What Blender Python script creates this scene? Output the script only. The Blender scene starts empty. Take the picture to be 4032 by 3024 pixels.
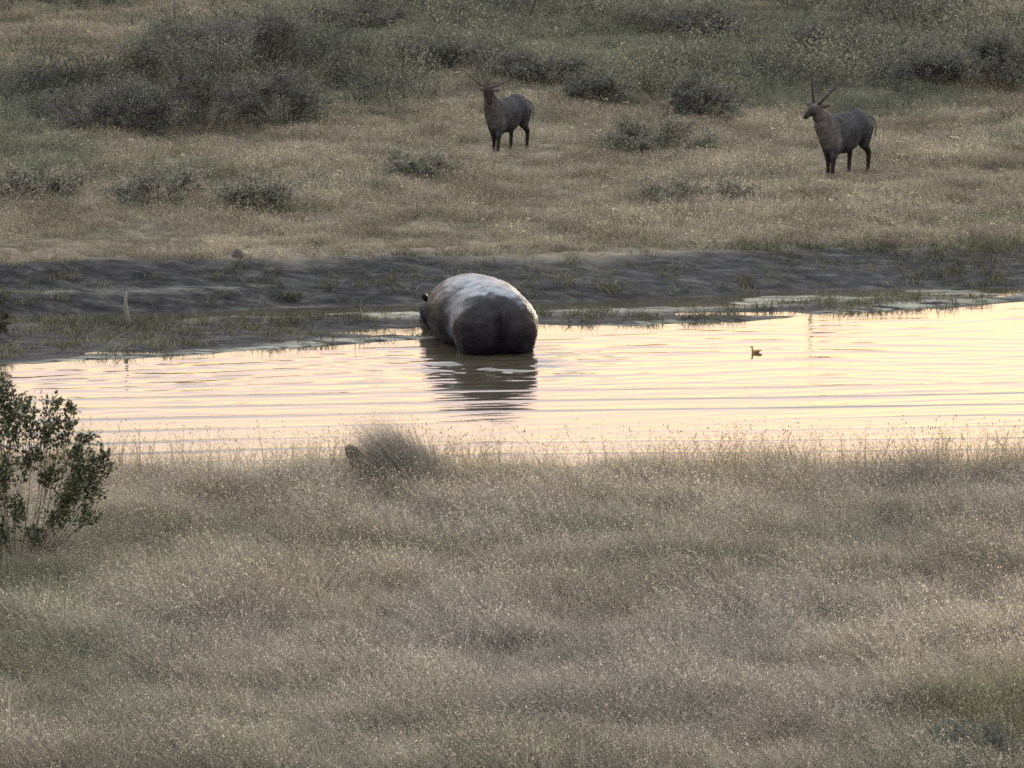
import bpy, bmesh, math, random
import numpy as np
from mathutils import Vector, Matrix, Quaternion
R = math.radians
S = bpy.context.scene
COL = S.collection

# ------------------------------------------------------------------ camera, sky, sun, exposure
CAMH, F, PITCH = 13.2, 21600.0, R(9.70)
cd = bpy.data.cameras.new('camera'); cam = bpy.data.objects.new('camera', cd); COL.objects.link(cam)
cam.location = (0, 0, CAMH); cam.rotation_euler = (R(90) - PITCH, 0, 0)
cd.sensor_width = 36; cd.lens = 36 * F / 4032; cd.clip_start = 0.5; cd.clip_end = 9000
S.camera = cam

SUN_AZ, SUN_EL = R(24), R(4.0)
w = bpy.data.worlds.new('World'); S.world = w; w.use_nodes = True
wn, wl = w.node_tree.nodes, w.node_tree.links
bg = wn['Background']
sky = wn.new('ShaderNodeTexSky'); sky.sky_type = 'NISHITA'; sky.sun_disc = False
sky.sun_elevation = SUN_EL; sky.sun_rotation = SUN_AZ
sky.air_density = 1.0; sky.dust_density = 2.5; sky.ozone_density = 1.0
# a high thin veil of evening cloud over the clear sky evens it out
tcw = wn.new('ShaderNodeTexCoord'); sx = wn.new('ShaderNodeSeparateXYZ'); wl.new(tcw.outputs['Generated'], sx.inputs[0])
vr = wn.new('ShaderNodeValToRGB'); ve = vr.color_ramp.elements; ve.new(.5); ve.new(.5); ve.new(.5)
for el_, (p_, c_) in zip(ve, ((0.0, (.50, .38, .19)), (.15, (.435, .335, .215)), (.21, (.43, .315, .34)), (.42, (.54, .53, .54)), (1.0, (.655, .685, .73)))):
    el_.position = p_; el_.color = (*c_, 1)
wl.new(sx.outputs['Z'], vr.inputs[0])
vm = wn.new('ShaderNodeVectorMath'); vm.operation = 'SCALE'; vm.inputs['Scale'].default_value = 5.6; wl.new(vr.outputs[0], vm.inputs[0])
mx = wn.new('ShaderNodeMix'); mx.data_type = 'RGBA'; mx.inputs['Factor'].default_value = 0.87
wl.new(vm.outputs[0], mx.inputs[7])
wl.new(sky.outputs[0], mx.inputs[6]); wl.new(mx.outputs[2], bg.inputs['Color'])
bg.inputs['Strength'].default_value = 0.15

sl = bpy.data.lights.new('sun', 'SUN'); sl.energy = 0.5; sl.angle = R(12); sl.color = (1.0, 0.90, 0.76)
so = bpy.data.objects.new('sun', sl); COL.objects.link(so)
sd = Vector((math.sin(SUN_AZ) * math.cos(SUN_EL), math.cos(SUN_AZ) * math.cos(SUN_EL), math.sin(SUN_EL)))
so.rotation_euler = (-sd).to_track_quat('-Z', 'Y').to_euler(); so.location = sd * 200

S.view_settings.view_transform = 'Standard'; S.view_settings.look = 'None'
S.view_settings.exposure = 2.68; S.view_settings.gamma = 1.0; S.view_settings.use_curve_mapping = False
S.render.engine = 'CYCLES'
S.cycles.max_bounces = 6; S.cycles.diffuse_bounces = 3; S.cycles.glossy_bounces = 3; S.cycles.transmission_bounces = 2
S.cycles.filter_width = 1.6
S.cycles.sample_clamp_indirect = 3.0; S.cycles.blur_glossy = 1.0
S.cycles.use_denoising = False

# ------------------------------------------------------------------ helpers
_rt = np.random.RandomState(11); _TAB = _rt.rand(256, 256)
def vnoise(x, y):
    x = np.asarray(x, float); y = np.asarray(y, float)
    xi = np.floor(x).astype(int); yi = np.floor(y).astype(int); fx = x - xi; fy = y - yi
    fx = fx * fx * (3 - 2 * fx); fy = fy * fy * (3 - 2 * fy)
    g = lambda a, b: _TAB[a & 255, b & 255]
    return (g(xi, yi) * (1 - fx) + g(xi + 1, yi) * fx) * (1 - fy) + (g(xi, yi + 1) * (1 - fx) + g(xi + 1, yi + 1) * fx) * fy
def fbm(x, y, o=4):
    s = 0; a = .5; n = 0
    for k in range(o):
        s = s + a * vnoise(x * 2 ** k + 17.3 * k, y * 2 ** k + 5.1 * k); n += a; a *= .5
    return s / n
def sst(a, b, x):
    t = np.clip((x - a) / (b - a), 0, 1); return t * t * (3 - 2 * t)

def ray(px, py):
    u, v = (px - 2016) / F, -(py - 1512) / F
    return np.array([u, math.cos(PITCH) + v * math.sin(PITCH), -math.sin(PITCH) + v * math.cos(PITCH)])
def at(px, py, z):                      # where the sight line through a photo point meets the level z
    d = ray(px, py); t = (z - CAMH) / d[2]
    return Vector((d[0] * t, d[1] * t, z))
def at_y(px, py, Y):                    # ... or the distance Y
    d = ray(px, py); t = Y / d[1]
    return Vector((d[0] * t, Y, CAMH + d[2] * t))

def shore_near(x): return 69.6 + 0.7 * (fbm(x * .35 + 3, x * 0 + 2) - .5) + 0.3 * (vnoise(x * 1.3, x * 0 + 9) - .5)
def shore_far(x):
    xc = np.clip(x, -26, 26)
    return 81.5 + .395 * xc + 0.5 * (fbm(x * .5, x * 0 + 31) - .5)
def scarp_base(x):
    xc = np.clip(x, -26, 26)
    return 84.75 + .215 * xc + 0.5 * (vnoise(x * .6, x * 0 + 77) - .5)
def ground_z(x, y):
    x = np.asarray(x, float); y = np.asarray(y, float)
    sn, sf, sb = shore_near(x), shore_far(x), scarp_base(x)
    t = np.clip((x + 7.7) / 15.6, 0, 1.5)
    near = .50 + .16 * (fbm(x * .22, y * .22, 3) - .5) + .05 * (fbm(x * 1.4, y * 1.4, 3) - .5) + 11.0 * sst(42, 2, y)
    zn = near * sst(sn + .2, sn - 2.2, y) - .06
    bed = -.55
    zn = np.where(y > sn - .3, np.minimum(zn, -.06 + (bed + .06) * sst(sn, sn + 2.0, y) + .02), zn)
    # far mud flat, low scarp, meadow
    mud = .018 + .24 * (fbm(x * .28 + 40, y * 1.1 + 3, 4) - .5) + .05 * (fbm(x * 1.7, y * 3.0) - .5)
    mud = mud * sst(sf - .1, sf + .5, y)
    back = sst(sb - 1.3, sb - .2, y)                       # a wet runnel along the foot of the bank
    mud = mud * (1 - .8 * back) - .012 * back
    tc = np.clip(t, 0, 1)
    step = .34 * (1 - .5 * tc) * sst(sb, sb + .35 + .5 * t, y) + .38 * (1 - .55 * tc) * sst(sb + .5 + .1 * t, sb + 1.0 + 1.3 * t, y)
    rough = (.07 * (fbm(x * .6, y * 3.0 + 8, 4) - .5) + .05 * (fbm(x * 3.0, y * 7, 3) - .5) + .05 * (vnoise(x * 7, y * 8) - .5)) * (.35 + .65 * sst(sb + 5, sb + 2, y)) * sst(sb - .1, sb + .4, y)
    mead = .006 * np.clip(y - sb - 2, 0, 400) + .22 * (fbm(x * .15 + 9, y * .15, 3) - .5) * sst(sb + 1.5, sb + 5, y)
    hill = 55 * sst(260, 1800, y)
    zf = np.maximum(mud, 0) * 0 + mud + step + rough + mead + hill
    zf = np.where(y < sf + .3, bed + (zf - bed) * sst(sf - .9, sf + .3, y), zf)
    return np.where(y < 75.5, zn, zf)
def gz(x, y): return float(ground_z(np.array([x]), np.array([y]))[0])
def on_ground(px, py):
    z = .5
    for _ in range(12):
        p = at(px, py, z); z = gz(p.x, p.y)
    return Vector((p.x, p.y, z))

def tag(o, label=None, cat=None, group=None, kind=None):
    if label: o['label'] = label
    if cat: o['category'] = cat
    if group: o['group'] = group
    if kind: o['kind'] = kind
    return o
def link(name, me, mat=None, parent=None, loc=None):
    o = bpy.data.objects.new(name, me); COL.objects.link(o)
    if mat: me.materials.append(mat)
    if parent: o.parent = parent
    if loc is not None: o.location = loc
    return o
def empty(name, loc, rz=0):
    o = bpy.data.objects.new(name, None); COL.objects.link(o); o.location = loc; o.rotation_euler = (0, 0, rz)
    o.empty_display_size = .2
    return o
def np_mesh(name, V, Fq, smooth=True, attrs=None):
    me = bpy.data.meshes.new(name)
    me.from_pydata([tuple(v) for v in V], [], [tuple(f) for f in Fq])
    if smooth: me.polygons.foreach_set('use_smooth', [True] * len(me.polygons))
    for k, a in (attrs or {}).items():
        at_ = me.attributes.new(k, 'FLOAT', 'POINT'); at_.data.foreach_set('value', np.asarray(a, float))
    me.update(); return me
def grid_mesh(name, xs, ys, zf):
    X, Y = np.meshgrid(xs, ys); Z = zf(X, Y)
    V = np.stack([X.ravel(), Y.ravel(), Z.ravel()], 1); nx, ny = len(xs), len(ys)
    i = np.arange((ny - 1) * (nx - 1)); r, c = i // (nx - 1), i % (nx - 1); a = r * nx + c
    Q = np.stack([a, a + 1, a + nx + 1, a + nx], 1)
    me = bpy.data.meshes.new(name); me.vertices.add(len(V)); me.vertices.foreach_set('co', V.ravel())
    me.loops.add(Q.size); me.loops.foreach_set('vertex_index', Q.ravel())
    me.polygons.add(len(Q)); me.polygons.foreach_set('loop_start', np.arange(len(Q)) * 4)
    me.polygons.foreach_set('use_smooth', np.ones(len(Q), bool)); me.update(calc_edges=True); me.validate()
    return me

class MB:                               # collects vertices and faces of one mesh
    def __init__(s): s.v = []; s.f = []; s.a = []
    def tube(s, pts, rads, n=5, shade=.5):
        pts = [Vector(p) for p in pts]; base = len(s.v)
        for i, p in enumerate(pts):
            t = (pts[min(i + 1, len(pts) - 1)] - pts[max(i - 1, 0)]).normalized()
            u = t.cross(Vector((0, 0, 1)) if abs(t.z) < .9 else Vector((1, 0, 0))).normalized(); v = t.cross(u)
            for k in range(n):
                a = 2 * math.pi * k / n
                s.v.append(p + (u * math.cos(a) + v * math.sin(a)) * rads[i]); s.a.append(shade)
        for i in range(len(pts) - 1):
            for k in range(n):
                a, b = base + i * n + k, base + i * n + (k + 1) % n
                s.f.append((a, b, b + n, a + n))
        s.f.append(tuple(base + k for k in range(n))[::-1]); s.f.append(tuple(base + (len(pts) - 1) * n + k for k in range(n)))
    def leaf(s, p, d, n, L, W, shade=.5):
        d = Vector(d).normalized(); sd_ = d.cross(Vector(n)).normalized(); b = len(s.v); p = Vector(p)
        up = sd_.cross(d) * (L * .12)
        s.v += [p, p + d * L * .45 + sd_ * W * .5 + up, p + d * L, p + d * L * .45 - sd_ * W * .5 + up]
        s.a += [shade] * 4
        s.f += [(b, b + 1, b + 2), (b, b + 2, b + 3)]
    def blade(s, p, az, h, w_, tilt, bend, shade, head=0):
        d = Vector((math.cos(az), math.sin(az), 0)); b = len(s.v); p = Vector(p)
        fa = az + random.uniform(-1.4, 1.4) + math.pi / 2
        sv = Vector((math.cos(fa), math.sin(fa), 0))
        P = lambda t: p + d * (h * (tilt * t + bend * t * t)) + Vector((0, 0, h * t * (1 - .28 * bend * t)))
        for t, ww in ((0, 1), (.5, .8)):
            q = P(t); s.v += [q - sv * w_ * ww * .5, q + sv * w_ * ww * .5]; s.a += [shade * (.9 + .2 * t)] * 2
        q = P(1); s.v.append(q); s.a.append(shade)
        s.f += [(b, b + 1, b + 3, b + 2), (b + 2, b + 3, b + 4)]
        if head:
            for _ in range(3):
                c = len(s.v); q2 = P(random.uniform(.78, 1.12)) + Vector((random.gauss(0, 1), random.gauss(0, 1), random.gauss(0, 1))) * head * 1.6
                e1 = Vector((random.gauss(0, 1), random.gauss(0, 1), random.gauss(.4, 1))).normalized() * head * 1.5; e2 = sv * head * .55
                s.v += [q2 - e1, q2 + e2, q2 + e1, q2 - e2]; s.a += [min(1, shade + .22)] * 4
                s.f += [(c, c + 1, c + 2), (c, c + 2, c + 3)]
    def mesh(s, name, smooth=False): return np_mesh(name, s.v, s.f, smooth, {'shade': s.a})

# ------------------------------------------------------------------ materials
def mat(name):
    m = bpy.data.materials.new(name); m.use_nodes = True; nt = m.node_tree
    return m, nt, nt.nodes, nt.links, nt.nodes['Principled BSDF']
def ramp(n, stops):
    r = n.new('ShaderNodeValToRGB'); e = r.color_ramp.elements
    while len(e) < len(stops): e.new(.5)
    for el, (p, c) in zip(e, stops): el.position = p; el.color = (*c, 1)
    return r
def foliage_mat(name, stops, transl=.35, tinted=True, rough=.8):
    m, nt, n, l, p = mat(name)
    a = n.new('ShaderNodeAttribute'); a.attribute_name = 'shade'
    r = ramp(n, stops); l.new(a.outputs['Fac'], r.inputs[0]); col = r.outputs[0]
    if tinted:
        t = n.new('ShaderNodeAttribute'); t.attribute_type = 'INSTANCER'; t.attribute_name = 'tint'
        mm = n.new('ShaderNodeMix'); mm.data_type = 'RGBA'; mm.blend_type = 'MULTIPLY'; mm.inputs[0].default_value = 1
        l.new(col, mm.inputs[6]); l.new(t.outputs['Color'], mm.inputs[7]); col = mm.outputs[2]
    p.inputs['Roughness'].default_value = rough; p.inputs['Specular IOR Level'].default_value = .15
    l.new(col, p.inputs['Base Color'])
    tr = n.new('ShaderNodeBsdfTranslucent'); l.new(col, tr.inputs[0])
    ms = n.new('ShaderNodeMixShader'); ms.inputs[0].default_value = transl
    l.new(p.outputs[0], ms.inputs[1]); l.new(tr.outputs[0], ms.inputs[2]); l.new(ms.outputs[0], n['Material Output'].inputs[0])
    return m
def noise_mat(name, stops, scale, rough=.9, detail=6, bump=.0, bscale=None, spec=.3, stretch=(1, 1, 1)):
    m, nt, n, l, p = mat(name)
    tc = n.new('ShaderNodeTexCoord'); mp = n.new('ShaderNodeMapping'); mp.inputs['Scale'].default_value = stretch
    l.new(tc.outputs['Object'], mp.inputs[0])
    nz = n.new('ShaderNodeTexNoise'); nz.inputs['Scale'].default_value = scale; nz.inputs['Detail'].default_value = detail
    nz.inputs['Roughness'].default_value = .65
    l.new(mp.outputs[0], nz.inputs[0]); r = ramp(n, stops); l.new(nz.outputs[0], r.inputs[0]); l.new(r.outputs[0], p.inputs['Base Color'])
    p.inputs['Roughness'].default_value = rough; p.inputs['Specular IOR Level'].default_value = spec
    if bump:
        n2 = n.new('ShaderNodeTexNoise'); n2.inputs['Scale'].default_value = bscale or scale * 3; n2.inputs['Detail'].default_value = 5
        l.new(mp.outputs[0], n2.inputs[0]); b = n.new('ShaderNodeBump'); b.inputs['Strength'].default_value = bump
        b.inputs['Distance'].default_value = .05; l.new(n2.outputs[0], b.inputs['Height']); l.new(b.outputs[0], p.inputs['Normal'])
    return m

M_dry = foliage_mat('dry_grass', [(0, (.055, .050, .043)), (.35, (.176, .163, .136)), (.7, (.288, .268, .224)), (1, (.53, .49, .41))])
M_mead = foliage_mat('meadow_grass', [(0, (.050, .048, .040)), (.4, (.156, .151, .124)), (.75, (.243, .235, .193)), (1, (.44, .425, .34))])
M_sedge = foliage_mat('sedge', [(0, (.02, .022, .016)), (.5, (.055, .058, .042)), (1, (.15, .15, .10))])
M_reed = foliage_mat('reed', [(0, (.10, .085, .05)), (.5, (.24, .20, .12)), (1, (.42, .35, .22))])
M_leaf_far = foliage_mat('bush_leaf', [(0, (.032, .037, .034)), (.5, (.084, .091, .079)), (1, (.18, .182, .15))], .3, False)
M_leaf_low = foliage_mat('low_bush_leaf', [(0, (.050, .052, .042)), (.5, (.140, .140, .112)), (1, (.26, .25, .20))], .3, False)
M_leaf_near = foliage_mat('glossy_leaf', [(0, (.018, .020, .012)), (.5, (.042, .050, .026)), (1, (.10, .115, .055))], .2, False, .5)
M_twig = noise_mat('bark', [(.3, (.035, .028, .024)), (.7, (.10, .085, .07))], 14)
M_pale = noise_mat('dead_stalk', [(.3, (.06, .062, .050)), (.7, (.125, .125, .10))], 14)

# ground: dry soil, litter, dark mud near the water and on the bank
def ground_material():
    m, nt, n, l, p = mat('earth')
    a = n.new('ShaderNodeAttribute'); a.attribute_name = 'mud'
    tc = n.new('ShaderNodeTexCoord')
    n1 = n.new('ShaderNodeTexNoise'); n1.inputs['Scale'].default_value = 1.3; n1.inputs['Detail'].default_value = 9; n1.inputs['Roughness'].default_value = .7
    mp = n.new('ShaderNodeMapping'); mp.inputs['Scale'].default_value = (.55, 2.2, 2.2)
    l.new(tc.outputs['Object'], n1.inputs[0]); l.new(tc.outputs['Object'], mp.inputs[0])
    r1 = ramp(n, [(.25, (.055, .048, .038)), (.5, (.10, .090, .072)), (.75, (.17, .15, .12))]); l.new(n1.outputs[0], r1.inputs[0])
    n2 = n.new('ShaderNodeTexNoise'); n2.inputs['Scale'].default_value = 3.4; n2.inputs['Detail'].default_value = 8; n2.inputs['Roughness'].default_value = .7
    l.new(mp.outputs[0], n2.inputs[0])
    r2 = ramp(n, [(.34, (.008, .0085, .009)), (.52, (.024, .0245, .0245)), (.70, (.066, .065, .060))]); l.new(n2.outputs[0], r2.inputs[0])
    mm = n.new('ShaderNodeMix'); mm.data_type = 'RGBA'; l.new(a.outputs['Fac'], mm.inputs[0])
    l.new(r1.outputs[0], mm.inputs[6]); l.new(r2.outputs[0], mm.inputs[7])
    a2 = n.new('ShaderNodeAttribute'); a2.attribute_name = 'silt'; ms = n.new('ShaderNodeMix'); ms.data_type = 'RGBA'
    m2 = n.new('ShaderNodeMapping'); m2.inputs['Scale'].default_value = (.5, 3.2, 3.2); l.new(tc.outputs['Object'], m2.inputs[0])
    n4 = n.new('ShaderNodeTexNoise'); n4.inputs['Scale'].default_value = 2.6; n4.inputs['Detail'].default_value = 7; n4.inputs['Roughness'].default_value = .7; l.new(m2.outputs[0], n4.inputs[0])
    r4 = ramp(n, [(.44, (0, 0, 0)), (.54, (1, 1, 1))]); l.new(n4.outputs[0], r4.inputs[0])
    mu = n.new('ShaderNodeMath'); mu.operation = 'MULTIPLY'; l.new(a2.outputs['Fac'], mu.inputs[0]); l.new(r4.outputs[0], mu.inputs[1])
    l.new(mu.outputs[0], ms.inputs[0]); l.new(mm.outputs[2], ms.inputs[6]); ms.inputs[7].default_value = (.20, .205, .165, 1)
    l.new(ms.outputs[2], p.inputs['Base Color'])
    rr = n.new('ShaderNodeMapRange'); rr.inputs[3].default_value = .95; rr.inputs[4].default_value = .72
    l.new(a.outputs['Fac'], rr.inputs[0]); l.new(rr.outputs[0], p.inputs['Roughness']); p.inputs['Specular IOR Level'].default_value = .06
    b = n.new('ShaderNodeBump'); b.inputs['Strength'].default_value = .9; b.inputs['Distance'].default_value = .09
    n3 = n.new('ShaderNodeTexNoise'); n3.inputs['Scale'].default_value = 7; n3.inputs['Detail'].default_value = 6; l.new(tc.outputs['Object'], n3.inputs[0])
    l.new(n3.outputs[0], b.inputs['Height']); l.new(b.outputs[0], p.inputs['Normal'])
    return m
def water_material():
    m, nt, n, l, p = mat('river_water')
    p.inputs['Base Color'].default_value = (.030, .026, .018, 1); p.inputs['Roughness'].default_value = .03
    p.inputs['IOR'].default_value = 1.34; p.inputs['Specular IOR Level'].default_value = .5
    tc = n.new('ShaderNodeTexCoord'); mp = n.new('ShaderNodeMapping'); mp.inputs['Scale'].default_value = (1.2, 2.6, 1)
    mp.inputs['Rotation'].default_value = (0, 0, R(-6))
    l.new(tc.outputs['Object'], mp.inputs[0])
    nz = n.new('ShaderNodeTexNoise'); nz.inputs['Scale'].default_value = 2.2; nz.inputs['Detail'].default_value = 4; nz.inputs['Roughness'].default_value = .6
    l.new(mp.outputs[0], nz.inputs[0])
    b = n.new('ShaderNodeBump'); b.inputs['Strength'].default_value = .5; b.inputs['Distance'].default_value = .004
    l.new(nz.outputs[0], b.inputs['Height']); l.new(b.outputs[0], p.inputs['Normal'])
    return m

# ------------------------------------------------------------------ ground and water
def spread(lo, hi, step, far):
    a = list(np.arange(lo, hi + 1e-6, step)); s = step; x = a[-1]; out = []
    while x < far: s *= 1.35; x += s; out.append(x)
    return a, out
ax, axo = spread(-15, 15, .12, 2500)
xs = np.array([-v for v in axo[::-1]] + ax + axo)
y1 = list(np.arange(-40, 46, 4.0)) + list(np.arange(46, 67, .35)) + list(np.arange(67, 72, .15)) + list(np.arange(72, 79, .7)) + list(np.arange(79, 93, .10)) + list(np.arange(93, 140, .4))
yy = y1[-1]; s_ = .4
while yy < 4000: s_ *= 1.3; yy += s_; y1.append(yy)
gme = grid_mesh('ground', xs, np.array(y1), ground_z)
co = np.empty(len(gme.vertices) * 3); gme.vertices.foreach_get('co', co); co = co.reshape(-1, 3)
gx, gy = co[:, 0], co[:, 1]; sb = scarp_base(gx); tt = np.clip((gx + 7.7) / 15.6, 0, 1.5)
top = sb + 1.1 + 1.3 * tt
edge = top + (fbm(gx * .6, gy * .6 + 4) - .5) * (.4 + 1.8 * tt)
mudv = sst(shore_near(gx) - 1.4, shore_near(gx) - .6, gy) * sst(0, -1, (gy - edge) / (.2 + 1.2 * tt) - .5)
at_ = gme.attributes.new('mud', 'FLOAT', 'POINT'); at_.data.foreach_set('value', mudv)
gf = shore_far(gx)
silt = sst(sb - 1.7, sb - .9, gy) * sst(sb + .12, sb - .15, gy) * np.clip(fbm(gx * .35 + 2, gy * .3, 3) * 3 - .55, 0, 1)      # pale silt along the foot of the bank
silt = np.maximum(silt, .9 * sst(gf - .25, gf + .05, gy) * sst(gf + .55, gf + .3, gy) * np.clip(fbm(gx * .4 + 8, gx * 0, 3) * 3.2 - 1.0, 0, 1))
silt = np.maximum(silt, .30 * sst(sb + .32, sb + .42, gy) * sst(sb + .62, sb + .5, gy) * sst(-2.5, -4.5, gx))
gme.attributes.new('silt', 'FLOAT', 'POINT').data.foreach_set('value', silt)
ground = link('ground', gme, ground_material()); tag(ground, kind='structure')

HIP = at(1980, 1402, 0)                 # where the hippo stands in the water
def wave_z(x, y):
    rng = np.random.RandomState(5)
    z = np.zeros_like(x)
    # long low ripples running towards the near bank
    ph = (y - .10 * x) / .86
    ph = ph + .55 * (fbm(x * .10, y * .22, 3) - .5) * 2
    c = np.cos(2 * math.pi * ph)
    amp = .0150 * np.clip(fbm(x * .10 + 5, y * .45 + 2, 3) * 2.6 - .55, .0, 1.1) * sst(79, 75.0, y)
    z += amp * np.exp(12.0 * (c - 1))
    # finer crossing chop
    for k in range(14):
        lam = rng.uniform(.20, .80); an = R(rng.uniform(-24, 12)); pp = rng.uniform(0, 6)
        q = 2 * math.pi * ((y * math.cos(an) + x * math.sin(an)) / lam) + pp + 4.0 * fbm(x * .25 + k, y * .5, 2)
        a = .0046 * lam * np.clip(fbm(x * .16 + 9 * k, y * .45 + k, 3) * 3.4 - 1.35, 0, 1.2)
        z += a * (np.exp(3 * (np.cos(q) - 1)) - .3) * (.30 + .70 * sst(73.5, 77, y))
    # rings and disturbed water round the hippo
    dx, dy = x - (HIP.x - .35), y - (HIP.y + .9); r = np.sqrt(dx * dx / 1.7 + dy * dy)
    z += .006 * np.exp(-((r - 1.2) / 1.0) ** 2) * np.sin(2 * math.pi * r / .40 + 9 * fbm(x * .9, y * 1.6, 3)) * sst(-.6, .5, HIP.y - y) 
    z += .055 * np.exp(-((x - HIP.x + .2) / 1.1) ** 2 - ((y - HIP.y + 1.0) / .9) ** 2) * (fbm(x * 2.2, y * 4.5, 3) - .5) * 2
    calm = sst(shore_far(x) + .1, shore_far(x) - .6, y)
    return z * calm
wxs = np.concatenate([np.arange(-60, -13, 3.0), np.arange(-13, 13, .10), np.arange(13, 61, 3.0)])
wys = np.concatenate([np.arange(67.5, 86.5, .03), np.arange(86.5, 92, .3)])
water = link('water', grid_mesh('water', wxs, wys, wave_z), water_material()); tag(water, kind='structure')

# ------------------------------------------------------------------ grass
def tuft(name, n, rad, h, wd, tilt, bend, lean_az, lean_sd, mt, heads=0., seed=0, sh=(.15, .85)):
    random.seed(seed); b = MB()
    for i in range(n):
        a = random.uniform(0, 6.283); r = rad * math.sqrt(random.random())
        az = random.gauss(lean_az, lean_sd)
        hd = wd * random.uniform(1.1, 2.0) if random.random() < heads else 0
        b.blade((r * math.cos(a), r * math.sin(a), -.04), az, random.uniform(*h), wd * random.uniform(.6, 1.3), random.uniform(*tilt),
                random.uniform(*bend), random.uniform(0, .1) if random.random() < .09 else random.uniform(*sh), hd)
    me = b.mesh(name); me.materials.append(mt)
    return bpy.data.objects.new(name, me)
def tuft_set(name, objs):
    c = bpy.data.collections.new(name)
    for o in objs: c.objects.link(o)
    return c
LEFT = math.pi * .97
C_dry = tuft_set('dry_tufts', [tuft('dry_tuft', 56, .15, (.10, .42), .0044, (.05, .7), (.1, .8), LEFT, .95, M_dry, .26, s, (.06, .76)) for s in range(8)])
C_mead = tuft_set('meadow_tufts', [tuft('meadow_tuft', 60, .24, (.07, .25), .0068, (.0, .5), (.1, .7), LEFT, 1.6, M_mead, .10, 40 + s, (.2, .72)) for s in range(8)])
C_sedge = tuft_set('sedge_tufts', [tuft('sedge_tuft', 26, .16, (.07, .20), .010, (.0, .6), (.2, .9), LEFT, 2, M_sedge, 0, 80 + s) for s in range(6)])
C_reed = tuft_set('reed_tufts', [tuft('reed_tuft', 8, .14, (.25, .92), .0088, (.0, .30), (.0, .6), 0, 3, M_reed, .8, 120 + s, (.1, .6)) for s in range(10)])

def scrub_tuft(name, seed):
    random.seed(seed); b = MB()
    for i in range(170):
        a = random.uniform(0, 6.283); r = .42 * math.sqrt(random.random()); z_ = random.uniform(.08, .75) * math.sqrt(max(.05, 1 - (r / .46) ** 2))
        b.leaf((r * math.cos(a), r * math.sin(a), z_), (math.cos(a) + random.gauss(0, .6), math.sin(a) + random.gauss(0, .6), random.uniform(.2, 1.6)), (random.gauss(0, .6), random.gauss(0, .6), 1),
               .07 * random.uniform(.6, 1.4), .020 * random.uniform(.6, 1.3), random.uniform(.05, .85))
    for i in range(16):
        a = random.uniform(0, 6.283); b.blade((0, 0, -.03), a, random.uniform(.4, .8), .012, random.uniform(.1, .6), .1, .0)
    me = b.mesh(name); me.materials.append(M_scrub); return bpy.data.objects.new(name, me)
M_scrub = foliage_mat('scrub_leaf', [(0, (.034, .038, .034)), (.5, (.088, .093, .079)), (1, (.19, .19, .155))], .3)
C_scrub = tuft_set('scrub_tufts', [scrub_tuft('scrub_tuft', 300 + s_) for s_ in range(6)])
def scatter_group():
    ng = bpy.data.node_groups.new('scatter', 'GeometryNodeTree')
    ng.interface.new_socket('Geometry', in_out='INPUT', socket_type='NodeSocketGeometry')
    ng.interface.new_socket('Tufts', in_out='INPUT', socket_type='NodeSocketCollection')
    ng.interface.new_socket('Geometry', in_out='OUTPUT', socket_type='NodeSocketGeometry')
    n, l = ng.nodes, ng.links
    gi, go = n.new('NodeGroupInput'), n.new('NodeGroupOutput')
    ci = n.new('GeometryNodeCollectionInfo'); ci.inputs['Separate Children'].default_value = True; ci.inputs['Reset Children'].default_value = True
    l.new(gi.outputs['Tufts'], ci.inputs['Collection'])
    ip = n.new('GeometryNodeInstanceOnPoints'); ip.inputs['Pick Instance'].default_value = True
    def na(nm, ty):
        q = n.new('GeometryNodeInputNamedAttribute'); q.data_type = ty; q.inputs['Name'].default_value = nm; return q.outputs['Attribute']
    l.new(gi.outputs['Geometry'], ip.inputs['Points']); l.new(ci.outputs[0], ip.inputs['Instance'])
    l.new(na('variant', 'INT'), ip.inputs['Instance Index'])
    er = n.new('FunctionNodeEulerToRotation'); l.new(na('rot', 'FLOAT_VECTOR'), er.inputs[0]); l.new(er.outputs[0], ip.inputs['Rotation'])
    l.new(na('scl', 'FLOAT_VECTOR'), ip.inputs['Scale']); l.new(ip.outputs[0], go.inputs[0])
    return ng
NG = scatter_group()
def scatter(name, coll, P, scl, tint, label, cat, rotsd=.6, seed=1):
    rng = np.random.RandomState(seed); N = len(P)
    me = bpy.data.meshes.new(name); me.vertices.add(N); me.vertices.foreach_set('co', P.ravel())
    me.attributes.new('variant', 'INT', 'POINT').data.foreach_set('value', rng.randint(0, len(coll.objects), N).astype(np.int32))
    rot = np.zeros((N, 3)); rot[:, 2] = rng.normal(0, rotsd, N); rot[:, :2] = rng.normal(0, .08, (N, 2))
    me.attributes.new('rot', 'FLOAT_VECTOR', 'POINT').data.foreach_set('vector', rot.ravel())
    me.attributes.new('scl', 'FLOAT_VECTOR', 'POINT').data.foreach_set('vector', scl.ravel())
    me.attributes.new('tint', 'FLOAT_VECTOR', 'POINT').data.foreach_set('vector', tint.ravel())
    o = link(name, me); m = o.modifiers.new('scatter', 'NODES'); m.node_group = NG
    for it in NG.interface.items_tree:
        if it.name == 'Tufts': m[it.identifier] = coll
    tag(o, label, cat, kind='stuff'); return o
def rand_pts(ya, yb, dens, seed, margin=1.22):
    rng = np.random.RandomState(seed)
    wmax = .0945 * yb * margin + .8
    n = int(2 * wmax * (yb - ya) * dens)
    x = rng.uniform(-wmax, wmax, n); y = rng.uniform(ya, yb, n)
    k = np.abs(x) < .0945 * y * margin + .8
    return x[k], y[k], rng
def mix3(a, b, t): return np.asarray(a)[None] * (1 - t[:, None]) + np.asarray(b)[None] * t[:, None]

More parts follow.
